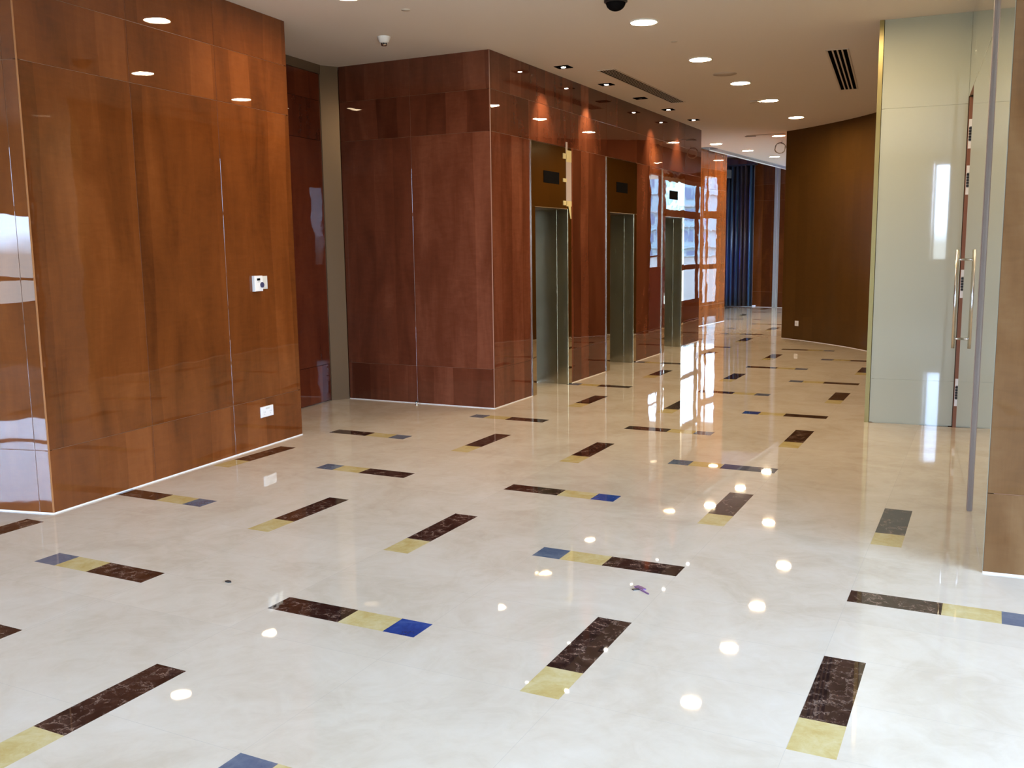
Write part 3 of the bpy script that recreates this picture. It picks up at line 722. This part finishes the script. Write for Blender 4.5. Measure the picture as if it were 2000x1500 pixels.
# socket on the brown wall
i0 = min(range(len(cv)), key=lambda k: (cv[k][0]+2.93)**2+(cv[k][1]-16.58)**2)
(ux, uy), l = nrm(cv[i0], cv[i0+1])
t = thing('power_socket', 'small white power socket low on the curved brown wall', 'power socket', (cv[i0][0], cv[i0][1], .28), math.atan2(-ux, uy))
mb = MB(); mb.pbox((0, 0), (0, 1), (1, 0), -.042, .042, -.002, .012, -.043, .043, MW['white'], bev=.004); mb.build('plate', parent=t)
mb = MB(); mb.pbox((0, 0), (0, 1), (1, 0), -.018, .018, .012, .014, -.018, .018, MW['white2'], bev=.001); mb.build('cover', parent=t)
# door stop at the core wall
t = thing('door_stop', 'tiny steel floor door stop at the foot of the dark red veneer wall', 'door stop', (-5.29, 8.30, 0))
mb = MB(); mb.ring([(.018, 0), (.018, .006), (.010, .010), (.010, .028)], (0, 0, 0), MW['steel'], 20); mb.build('post', parent=t)
mb = MB(); mb.ring([(.015, .026), (.016, .038), (.010, .042), (.001, .042)], (0, 0, 0), MW['blk2'], 20); mb.build('rubber_cap', parent=t)

# scraps on the floor
mb = MB(); a = Vector((-1.440, 4.135, 0)); 
def sc(pts, z0, z1, m):
    mb.prism(pts, z0, z1, m)
d = Vector((.70, -.50)).normalized(); e = Vector((-d.y, d.x)); c = Vector((-1.405, 4.112))
def q(s, t): v = c+d*s+e*t; return (v.x, v.y)
sc([q(-.045, .004), q(.012, .004), q(.012, .022), q(-.020, .022), q(-.045, .018)], .0, .006, MW['purp'])
sc([q(-.045, -.006), q(.07, -.006), q(.066, .0), q(-.045, .004)], 0, .005, MW['purp'])
sc([q(-.022, -.035), q(-.008, -.035), q(-.004, -.004), q(-.016, -.004)], 0, .005, MW['blk2'])
mb.build('plastic_scrap', label='small broken purple plastic scrap lying on the cream floor', category='scrap')
mb = MB(); mb.prism([(-3.285, 3.372), (-3.262, 3.366), (-3.250, 3.376), (-3.258, 3.384), (-3.280, 3.386)], 0, .006, MW['blk2'])
mb.build('dirt_chip', label='tiny dark chip lying on the cream floor in the left foreground', category='scrap')

# ------------------------------------------------------------ curtain and stage corner at the far end
u, l = nrm(BA, BB); n = (u[1], -u[0])
cm, nt, b = newmat('midnight_satin'); uvn = N(nt, 'ShaderNodeUVMap'); s = N(nt, 'ShaderNodeSeparateXYZ'); L(nt, uvn.outputs[0], s.inputs[0])
cx = N(nt, 'ShaderNodeCombineXYZ'); L(nt, s.outputs['X'], cx.inputs[0]); nz = noise(nt, cx.outputs[0], 7, 1)
c = ramp(nt, nz.outputs['Fac'], [(.38, (.006, .007, .016)), (.5, (.035, .018, .014)), (.56, (.02, .08, .15)), (.64, (.006, .006, .012))])  # cyan stop paints the blue sheen of the folds into the colour
L(nt, c, b.inputs['Base Color']); b.inputs['Roughness'].default_value = .32; b.inputs['Sheen Weight'].default_value = .3
mb = MB(); ua, ub = bu(-7.6), bu(-5.50); k = 150; rows = []
for i in range(k+1):
    a = ua+(ub-ua)*i/k; off = .20+.055*math.sin(i*.72)+.02*math.sin(i*1.9+1)
    rows.append((BA[0]+u[0]*a+n[0]*off, BA[1]+u[1]*a+n[1]*off, a))
for p, q_ in zip(rows, rows[1:]):
    mb.face([(p[0], p[1], .03), (q_[0], q_[1], .03), (q_[0], q_[1], 3.62), (p[0], p[1], 3.62)], cm, [(p[2], 0), (q_[2], 0), (q_[2], 3.6), (p[2], 3.6)], smooth=True)
cur = mb.build('curtain', label='dark blue pleated satin curtain hanging at the far end beside the veneered wall', category='curtain')
mb = MB(); mb.pbox(BA, u, n, ua-.1, ub+.02, .12, .26, 3.62, 3.66, MW['blk2']); o = mb.build('curtain_track', parent=cur)
mod = cur.modifiers.new('thickness', 'SOLIDIFY'); mod.thickness = .004
bc = bu(-6.22)
sx, sy = BA[0]+u[0]*bc+n[0]*.45, BA[1]+u[1]*bc+n[1]*.45
t = thing('wall_loudspeaker', 'black loudspeaker mounted high in front of the dark blue curtain', 'loudspeaker', (sx, sy, 3.42), math.atan2(u[1], u[0]))
mb = MB(); mb.prism([(-.22, .12), (-.26, -.02), (-.18, -.14), (.12, -.14), (.2, -.02), (.14, .12)], -.11, .10, MW['blk2']); mb.build('cabinet', parent=t)
mb = MB(); mb.box(-.03, .01, .0, .03, .10, .44, MW['blk2']); mb.build('bracket', parent=t)
mb = MB(); mb.box(-.16, .10, -.150, -.14, -.09, .08, MW['grey']); mb.build('grille', parent=t)
def blue_lamp(label, loc, tgt, e):
    t = thing('blue_stage_light', label, 'stage light', loc)
    mb = MB(); mb.ring([(.09, 0), (.09, .03), (.07, .10), (.07, .16)], (0, 0, 0), MW['blk2'], 24, cap0=True); mb.build('housing', parent=t)
    mb = MB(); mb.ring([(.068, .155), (.03, .158), (.001, .16)], (0, 0, 0), MW['blue'], 24); mb.build('lens', parent=t)
    d = bpy.data.lights.new('blue_beam', 'SPOT'); d.energy = e; d.color = (.06, .10, 1); d.spot_size = math.radians(80); d.spot_blend = .8; d.shadow_soft_size = .06
    o = bpy.data.objects.new('blue_beam', d); COL.objects.link(o); o.parent = t; o.location = (0, 0, .19)
    o.rotation_euler = (Vector(tgt)-Vector(loc)-Vector((0, 0, .19))).to_track_quat('-Z', 'Y').to_euler()
blue_lamp('blue stage uplight on the floor behind the corridor wall, hidden by it', (-6.9, 24.0, 0), (-6.1, 25.2, 1.0), 18)
blue_lamp('blue stage uplight on the floor near the curtain, aimed at the ceiling', (-7.3, 23.2, 0), (-6.2, 25.0, 3.7), 70)

# ------------------------------------------------------------ outdoors, seen through the glass
def building(label, x0, x1, y, z0, z1, fh, ww, pitch, seed):
    rr = random.Random(seed)
    t = thing('apartment_block', label, 'building', (x0, y, z0))
    mb = MB(); mb.box(0, x1-x0, 0, 12, 0, z1-z0, MW['facade']); mb.build('walls', parent=t)
    nf = int((z1-z0)/fh); mb = MB()
    for f in range(nf): mb.box(-.2, x1-x0+.2, -.5, 0, f*fh-.12, f*fh+.12, MW['grey'] if f % 3 == 2 else MW['facade'])
    mb.build('floor_band', parent=t)
    wnd = None
    nx = int((x1-x0)/pitch); cnt = 0
    for f in range(nf):
        for i in range(nx):
            if cnt >= 90: break
            cnt += 1
            if wnd is None:
                mb = MB(); mb.box(0, ww, -.12, 0, 0, fh*.52, MW['glassd']); wnd = mb.build('window', parent=t)
            else:
                o = wnd.copy(); COL.objects.link(o); o.parent = t; wnd_ = o
            (wnd if cnt == 1 else wnd_).location = (pitch*.35+i*pitch, 0, f*fh+fh*.3)
building('white apartment block far outside, mirrored in the elevator wall', 36, 66, 150, -16, 15, 2.9, 1.3, 3.6, 3)
building('lower white apartment block outside, left of the taller one', 14, 32, 132, -16, 11, 2.9, 1.2, 3.4, 5)
mb = MB(); mb.box(-1.5, 12, 33.8, 34.0, -1.2, 1.22, plain('pale_parapet', (.40, .39, .36), .8)); mb.box(-1.6, 12.1, 33.75, 34.05, 1.22, 1.26, MW['facade'])
struct(mb, 'wall_parapet')
